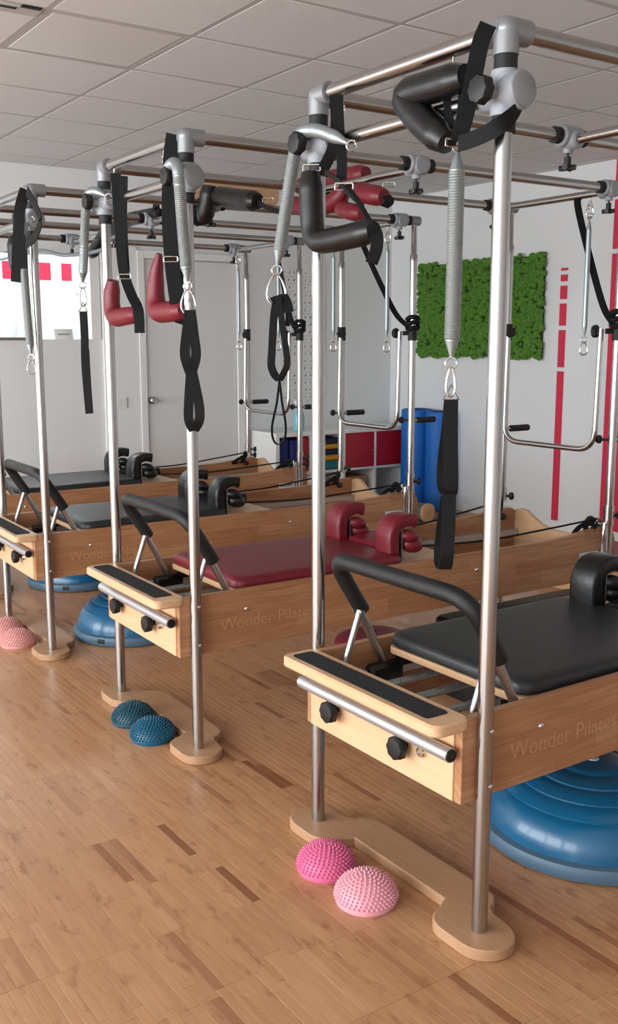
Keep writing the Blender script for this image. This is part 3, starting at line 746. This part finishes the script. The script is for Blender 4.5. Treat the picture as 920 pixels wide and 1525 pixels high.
# ------------------------------------------------------------------ hanging springs, straps and padded loops
def hook_mesh(c, h=.075, w=.034, wire=.0035, up=(1, 0, 0)):
    """pear-shaped snap hook hanging below c"""
    c = Vector(c); a = Vector(up).normalized(); m = MB(); pts = []
    for k in range(22):
        q = 2*math.pi*k/22; r = .5*(1-.35*math.cos(q)); pts.append(c+a*w*r*math.sin(q)*1.15+V(0, 0, -h/2+h/2*math.cos(q)))
    m.tube(pts, wire, 8, True); return m
CAMX = RT.copy()
def spring(path, label, r=.0185, hook=.07, top=True, hw=.5):
    path = resample(smooth(path, 10), .0030); n = len(path)
    t = thing('hanging_spring', label, 'spring', path[-1], 0, 'tower springs'); off = path[-1]
    rad = []
    for i in range(n):
        k = 1 if i % 2 else .93; e = min(i, n-1-i)/14.0; rad.append(r*k*min(1, .25+.75*min(1, e)))
    MB().tube([p-off for p in path], rad, 14).obj('coil', 'zinc_spring', t)
    d = (path[-1]-path[-4]).normalized()
    m = MB(); o = d*.014; m.tube([o+CAMX*.013*math.cos(k*.524)+V(0, 0, .013*math.sin(k*.524)) for k in range(12)], .0026, 7, True); m.obj('end_ring', 'chrome', t)
    if hook: hook_mesh(d*.024, hook, hook*hw, .0033, CAMX).obj('snap_hook', 'chrome', t)
    if top:
        d0 = (path[0]-path[3]).normalized(); o = path[0]-off+d0*.012
        m = MB(); m.tube([o+CAMX*.012*math.cos(k*.524)+V(0, 0, .012*math.sin(k*.524)) for k in range(12)], .0026, 7, True); m.obj('top_ring', 'chrome', t)
    return path[-1]
def px(points, y): return [at_y(a, b, y) if not isinstance(c_, (int, float)) else at_y(a, b, c_) for a, b, c_ in [(q+(None,))[:3] for q in points]]
def padded(label, mat, pad, rad, straps, group=None, rings=()):
    """padded foot loop: leather pads plus webbing straps; pad: list of (path, radii)"""
    t = thing('padded_loop', label, 'foot loop', pad[0], 0, group); off = Vector(pad[0])
    pp = fillet(pad, .05, 8) if len(pad) > 2 else pad
    pp = resample([p-off for p in pp], .012); n = len(pp)
    rr = []
    for i in range(n):
        e = min(i, n-1-i); rr.append((rad if isinstance(rad, float) else lerp_list(rad, n)[i])*(1+.006*math.sin(i*.9))*min(1, .72+.28*e/3))
    MB().tube(pp, rr, 18).obj('pad', mat, t)
    for s in straps:
        pth, w = s[0], s[1]; upv = s[2] if len(s) > 2 else CAMX
        MB().ribbon([p-off for p in smooth(pth, 5)], w, .0035, upv).obj('strap', 'black_web', t)
    for c in rings:
        m = MB(); c = Vector(c)-off; m.tube(fillet([c+CAMX*a+V(0, -.004, b) for a, b in ((-.022, -.008), (.022, -.008), (.022, .008), (-.022, .008), (-.022, -.008))], .004, 3), .0022, 7); m.obj('buckle', 'chrome', t)
    return t
def loop_strap(label, top, segs, width=.032, ring=True):
    """webbing loop; segs: list of closed bands given as centre paths (front strand, back strand)"""
    t = thing('loop_strap', label, 'strap', top, 0, 'hand straps'); off = Vector(top)
    for s in segs:
        MB().ribbon([p-off for p in smooth(s[0], 5)], s[1], .003, s[2] if len(s) > 2 else CAMX).obj('strap', 'black_web', t)
    if ring:
        w = width/2; m = MB(); m.tube([CAMX*-w*1.1, CAMX*w*1.1, V(0, 0, .034)], .0028, 7, True); m.obj('triangle_ring', 'chrome', t)
    return t
yf = -.02
# nearest reformer, right front post
b = spring(px([(681, 226), (678, 330), (675, 440), (672, 532)], -.0), 'long straight spring hanging at the nearest tower over a black hand strap', .0185, .066, True, .26)
tp = at_y(671.5, 595, 0)
back = V(0, .02, 0)
loop_strap('black hand strap hanging lowest, under the long straight spring', tp, [
    (px([(671.5, 595, 0), (671, 660, -.004), (672, 715, -.008), (670, 735, 0), (664, 733, .022), (660, 715, .034), (662, 680, .03), (668, 635, .012), (671, 600, .004)], 0), .0325),
    (px([(669, 733, .0), (668, 775, -.006), (666, 820, -.012), (664, 840, -.004), (661, 847, .014), (656, 838, .036), (656, 815, .038), (660, 780, .026), (666, 740, .006)], 0), .0315)], .032)
padded('black padded loop bent like a chevron at the nearest right post', 'black_leather', px([(694, 114), (640, 130), (598, 142), (626, 178), (668, 214)], -.03), .036,
       [(px([(727, 36), (716, 62), (708, 100), (698, 150), (688, 190), (682, 210)], -.045), .036),
        (px([(683, 214, -.05), (712, 204, -.06), (742, 188, -.05), (768, 166, -.01), (781, 142, .04), (783, 118, .075)], 0), .034, (.2, 0, 1)),
        (px([(690, 120), (688, 160), (683, 205)], -.02), .02), (px([(664, 130), (668, 170), (676, 208)], -.02), .018)], 'padded foot loops', [at_y(681, 212, -.03)])
# nearest reformer, left front post
spring(px([(518, 214, -.03), (494, 202, -.045), (466, 194, -.052), (446, 200, -.045), (440, 222, -.04), (433, 262, -.04), (422, 335, -.045), (413, 395, -.05)], -.06), 'long spring draped over the clamp of the nearest left post', .0175, .085)
c = at_y(414, 447, -.06)
loop_strap('black doubled strap hanging from the spring at the nearest left post', c, [
    (px([(413, 442), (408, 470), (405, 520), (404, 545), (410, 560), (416, 566)], -.06), .022),
    (px([(414, 442), (420, 480), (427, 530), (427, 545), (420, 560), (416, 566)], -.06), .018),
    (px([(414, 440), (421, 452), (424, 466)], -.05), .05),
    (px([(416, 566), (412, 600), (405, 635), (407, 655), (415, 662), (424, 652), (425, 630), (420, 600), (416, 566)], -.06), .006, (0, 1, 0)),
    (px([(424, 440), (428, 465), (428, 486)], -.04), .012)], ring=False)
padded('black padded loop bent in an L at the nearest left post', 'black_leather', px([(462, 256), (463, 300), (466, 362), (505, 356), (560, 342)], -.05), .031,
       [(px([(499, 141), (501, 180), (496, 220), (482, 250)], -.03), .03), (px([(503, 141), (505, 190), (509, 235), (508, 268)], -.03), .026),
        (px([(484, 256), (505, 270), (512, 280), (530, 298)], -.045), .012, (0, 0, 1)), (px([(556, 338), (561, 352), (560, 372), (553, 392)], -.05), .03),
        (px([(560, 345), (545, 320), (528, 292), (514, 276)], -.05), .012)], 'padded foot loops', [at_y(466, 250, -.05), at_y(514, 278, -.045)])
# red reformer, right front post
spring(px([(246, 262, -.06), (254, 246, -.10), (263, 246, -.12), (267, 275, -.12), (272, 340, -.10), (279, 420, -.09)], -.09), 'long spring draped over the right clamp of the red reformer', .0185, .075)
c = at_y(282, 462, -.09)
loop_strap('black twisted hand strap hanging against the red reformer right post', c, [
    (px([(282, 462), (277, 500), (275, 530), (283, 556)], -.09), .03), (px([(284, 462), (289, 500), (292, 530), (285, 556)], -.09), .03),
    (px([(284, 552), (281, 600), (281, 625), (288, 641)], -.09), .03), (px([(286, 552), (296, 600), (297, 625), (289, 641)], -.09), .03)], .03)
padded('red padded loop hanging at the red reformer right post', 'red_leather', px([(237, 378), (231, 420), (232, 466), (276, 462)], -.06), [.014, .028, .036, .034, .032],
       [(px([(259, 200), (254, 240), (252, 320), (256, 390), (264, 452)], -.075), .048), (px([(266, 380), (270, 440), (273, 470), (268, 482)], -.05), .04)], 'padded foot loops', [at_y(256, 386, -.08)])
# red reformer, left front post
spring(px([(158, 292, -.06), (142, 285, -.08), (131, 291, -.09), (127, 320, -.09), (125, 370, -.09), (123, 420, -.08)], -.08), 'spring draped over the left clamp of the red reformer', .0175, .07, True, .3)
loop_strap('narrow black strap hanging under the left spring of the red reformer', at_y(124, 464, -.08), [
    (px([(124, 464), (126, 500), (127, 545), (133, 616)], -.08), .03), (px([(128, 520), (130, 560), (134, 616)], -.06), .026)], .03)
padded('red padded loop hanging at the red reformer left post', 'red_leather', px([(168, 418), (166, 440), (168, 474), (206, 468)], -.04), [.03, .03, .034, .032, .03],
       [(px([(172, 258), (176, 310), (181, 380), (186, 412), (196, 440), (206, 462), (208, 496)], -.06), .036), (px([(184, 262), (183, 330), (187, 405)], -.05), .03)], 'padded foot loops', [at_y(187, 412, -.06)])
# third reformer
spring(px([(44, 330, -.10), (36, 345, -.12), (36, 400, -.12), (41, 470, -.12), (46, 528, -.12)], -.12), 'spring hanging behind the black strap at the left edge post', .0175, .06)
padded('bunched black strap and pad wrapped on the clamp of the left edge post', 'black_leather', px([(22, 352), (24, 380), (27, 410)], -.11), .036,
       [(px([(38, 282), (30, 310), (27, 350), (24, 420)], -.15), .045), (px([(40, 284), (54, 310), (60, 330), (52, 352), (40, 362)], -.16), .04, (.3, 0, 1)), (px([(32, 350), (36, 400)], -.14), .03)], 'padded foot loops')
# back springs on every tower
for i in range(4):
    for xx, nm in ((-.10, 'right'), (-WP+.06, 'left')):
        if i == 0: continue
        which = {1: 'red reformer', 2: 'third reformer', 3: 'farthest reformer'}[i]
        p0 = LW(i, xx, LP-.10, HP-.115)
        spring([p0, p0-V(0, 0, .18), p0-V(0, 0, .36), p0-V(0, 0, .50)], 'thin spring hanging at the back %s side of the %s tower' % (nm, which), .0115, .055)
        h = tag(hook_mesh(LW(i, xx, LP-.10, HP-.058), .05, .026, .003, CAMX).obj('snap_hook', 'chrome'), 'snap hook holding the back %s spring of the %s tower' % (nm, which), 'hook')
# safety straps at the back
for i, s in ((1, -.17), (2, -.36), (3, -.12)):
    a = LW(i, s, LP-.10, HP-.02); e = LW(i, -.01, LP-.03, 1.50); w = {1: 'red', 2: 'third', 3: 'farthest'}[i]
    st = thing('safety_strap', 'black safety strap slanting from the back bar to the right post of the %s reformer' % w, 'strap', a, 0, 'safety straps')
    MB().ribbon([p-a for p in smooth([a+V(0, .02, .01), a-V(0, 0, .03), a.lerp(e, .35)-V(0, 0, .06), a.lerp(e, .75)-V(0, 0, .06), e], 6)], .03, .0035, CAMX).obj('strap', 'black_web', st)
    m = MB()
    for k in range(3):
        cc = LW(i, 0, LP, 1.485+.028*k)-a; m.tube([cc+V(.03*math.cos(j*.45), .03*math.sin(j*.45), .006*math.sin(j+k)) for j in range(14)], .012, 8, True)
    m.obj('wrap', 'black_web', st)
# padded loops hung on the middle bars
ym = LW(1, -.3, .928, 0).y
padded('upper red padded loop lying on the middle bar of the red reformer', 'red_leather', px([(444, 280), (470, 270), (500, 266), (546, 258)], ym+.02), .037, [(px([(520, 258), (522, 275), (521, 290)], ym), .02)], 'red loops on the middle bar')
padded('lower red padded loop sagging below the middle bar of the red reformer', 'red_leather', px([(432, 305), (470, 310), (502, 300), (514, 280)], ym-.03), .038, [(px([(420, 268), (425, 285), (430, 302)], ym-.03), .02)], 'red loops on the middle bar')
padded('short red pad hanging lowest under the middle bar of the red reformer', 'red_leather', px([(505, 310), (520, 315), (540, 318)], ym-.05), .033, [(px([(533, 292), (538, 305), (540, 318)], ym-.05), .02)], 'red loops on the middle bar')
padded('red pad with a black end clipped at the right of the red reformer middle bar', 'red_leather', px([(530, 284), (552, 290), (574, 293)], ym-.04), .038, [(px([(575, 292), (580, 300), (572, 308)], ym-.04), .035)], 'red loops on the middle bar', [at_y(580, 275, ym-.03)])
yk = LW(2, -.3, .85, 0).y
padded('black pad standing upright on the middle bar of the third reformer', 'black_leather', px([(312, 276), (309, 305), (303, 330)], yk-.05), .042, [(px([(300, 285), (290, 320), (300, 335)], yk-.04), .05)], 'black loops on the middle bar')
padded('black pad lying level along the rail of the third reformer', 'black_leather', px([(322, 292), (350, 296), (386, 300)], yk-.02), .045, [(px([(380, 300), (400, 310), (420, 316)], yk-.02), .02, (0, 0, 1))], 'black loops on the middle bar', [at_y(400, 298, yk)])
padded('long black pad drooping left from the middle bar of the third reformer', 'black_leather', px([(238, 318), (195, 326), (158, 345), (136, 380)], yk+.02), .036, [(px([(224, 330), (236, 310), (228, 306)], yk), .04, (0, 0, 1))], 'black loops on the middle bar')
padded('black pad on the farthest reformer at the left edge', 'black_leather', px([(-14, 352), (0, 358), (12, 370)], .75), .045, [(px([(12, 350), (16, 365)], .75), .03)], 'black loops on the middle bar')
spring(px([(-12, 388), (30, 380), (62, 373), (95, 380), (140, 375), (165, 366)], .78), 'slack spring lying along the farthest tower at the left', .012, 0, False)
# board on the rail of the third reformer
wb = at_y(300, 310, 0)
p0, p1 = LW(2, 0, .74, HP), LW(2, 0, 1.22, HP)
bd = MB().prism(rrect(-.24, 0, .24, .115, .03), -.009, .009, 'y', .003).obj('wooden_board', 'beech_front')
bd.location = (p0+p1)/2+V(-.0, 0, R); bd.rotation_euler = (math.radians(4), 0, U[2].rotation_euler.z+math.pi/2)
tag(bd, 'pale wooden board propped on edge on the third tower rail', 'board')

# ------------------------------------------------------------------ floor things
def spiky(label, c, r, mat, group):
    t = thing('spiky_dome', label, 'massage ball', c, 0, group)
    prof = [(r*.97, 0), (r, .006), (r, .012)]
    h = r*.80
    for k in range(1, 11):
        a = math.pi/2*k/11; prof.append((r*math.cos(a), .012+h*math.sin(a)))
    prof.append((.002, .012+h))
    MB().lathe(prof, 36).obj('dome', mat, t)
    m = MB()
    for k in range(0, 12):
        a = math.radians(6+7.2*k); n = max(1, int(2*math.pi*r*math.cos(a)/.0118))
        for j in range(n):
            q = 2*math.pi*(j+.5*(k % 2))/n; d = V(math.cos(a)*math.cos(q), math.cos(a)*math.sin(q), math.sin(a)); p = V(r*math.cos(a)*math.cos(q), r*math.cos(a)*math.sin(q), .012+h*math.sin(a))
            m.lathe([(.0040, -.001), (.0030, .003), (.0014, .0058)], 6, p, d)
    m.obj('nubs', mat, t, 60, kind='stuff')
def floor_at(a, b): p = at_z(a, b, 0); return V(p.x, p.y, 0)
g = 'spiky half balls in pairs'
spiky('bright pink spiky half ball, the rear one of the pair at the nearest base', (-.476, -.113, 0), .078, 'pink_rubber', g)
spiky('pale pink spiky half ball, the front one of the pair at the nearest base', (-.293, -.116, 0), .080, 'palepink_rubber', g)
spiky('dark teal spiky half ball, the rear one by the red reformer base', (-1.76, -.10, 0), .078, 'darkteal_rubber', g)
spiky('blue teal spiky half ball, the front one by the red reformer base', (-1.574, -.107, 0), .080, 'teal_rubber', g)
spiky('rear salmon pink spiky half ball cut by the left edge', (-3.18, -.13, 0), .078, 'salmon_rubber', g)
spiky('front salmon pink spiky half ball by the third reformer base', (-2.961, -.146, 0), .080, 'salmon_rubber', g)
def bosu(label, c, r, hd=.17, ha=2.0):
    t = thing('balance_dome', label, 'balance trainer', c, 0, 'blue balance domes')
    pl = MB().lathe([(r*.93, 0), (r*.985, .006), (r, .02), (r, .034), (r*.985, .045), (r*.93, .05)], 56).obj('platform', 'blue_rim', t)
    rd = r*.93; prof = [(rd, .048)]
    def dp(a, k=0): return ((rd-k)*math.cos(a)**.9, .048+(hd-k)*math.sin(a))
    for k in range(1, 14):
        a = math.pi/2*k/14; prof.append(dp(a))
        if k in (5, 7, 9, 11): prof += [dp(a+.012, .003), dp(a+.03, .003), dp(a+.042)]
    prof.append((.02, .048+hd)); MB().lathe(prof, 56).obj('dome', 'blue_dome', t, 50)
    MB().lathe([(.02, .0), (.018, .004), (.004, .005)], 16, (0, 0, .048+hd-.002)).obj('valve_cap', 'label_paper', t)
    for k in range(2):
        a = ha+k*math.pi; d = V(math.cos(a), math.sin(a), 0); s_ = V(-d.y, d.x, 0)
        m = MB(); m.sweep([d*(r-.004)+s_*w+V(0, 0, .026) for w in (-.018, .018)], rrect(-.009, -.006, .012, .006, .003, 2), (0, 0, 1)); m.obj('grip_handle', 'black_rubber', pl)
    return t
bosu('blue balance trainer dome under the nearest reformer at the right edge', (-.221, .656, 0), .325, .175, .6)
bosu('blue balance trainer dome on the floor between the red and third reformers', (-2.86, .39, 0), .28, .17, -.95)
bosu('blue balance trainer dome half hidden under the third reformer', (-4.01, .56, 0), .29, .15, -.6)
t = thing('balance_cushion', 'dark red round balance cushion lying under the red reformer', 'cushion', (-1.97, 1.22, 0))
MB().lathe([(.16, 0), (.185, .012), (.19, .03), (.18, .05), (.14, .068), (.07, .078), (.01, .08)], 40).obj('body', 'maroon_vinyl', t)
MB().lathe([(.01, 0), (.008, .006)], 10, (0, 0, .079)).obj('valve', 'black_plastic', t)
def sitbox(label, lo, hi, mat, wd):
    c = V((lo[0]+hi[0])/2, (lo[1]+hi[1])/2, 0); t = thing('sitting_box', label, 'box', c)
    h = hi[2]; a, b = (hi[0]-lo[0])/2, (hi[1]-lo[1])/2
    MB().prism(rrect(-a+.01, -b+.01, a-.01, b-.01, .01, 2), 0, h-.06, 'z', .003).obj('body', wd, t)
    MB().prism(rrect(-a, -b, a, b, .03, 4), h-.06, h, 'z', .014).obj('padded_top', mat, t)
sitbox('low black upholstered sitting box on the floor behind the nearest reformer', (-1.385, 1.06, 0), (-.99, 1.865, .32), 'black_leather', 'black_leather')
sitbox('dark red upholstered sitting box beyond the end of the red reformer', (-2.42, 2.78, 0), (-1.70, 3.16, .26), 'maroon_vinyl', 'beech_plain')
fr = thing('foam_roller', 'grey roller with wooden ends lying near the blue foam rolls', 'roller', (0, 0, 0))
e1 = V(-4.33, 3.58, .075); e0 = V(-4.80, 3.52, .075)
MB().tube([e0, e1], .07, 24).obj('sleeve', 'cork_grey', fr)
d = (e1-e0).normalized()
for a, s_ in ((e0, -1), (e1, 1)):
    MB().lathe([(.068, 0), (.075, .002), (.075, .025), (.068, .028), (.02, .028), (.02, .02)], 24, a, d*s_).obj('end_disc', 'beech_plain', fr)
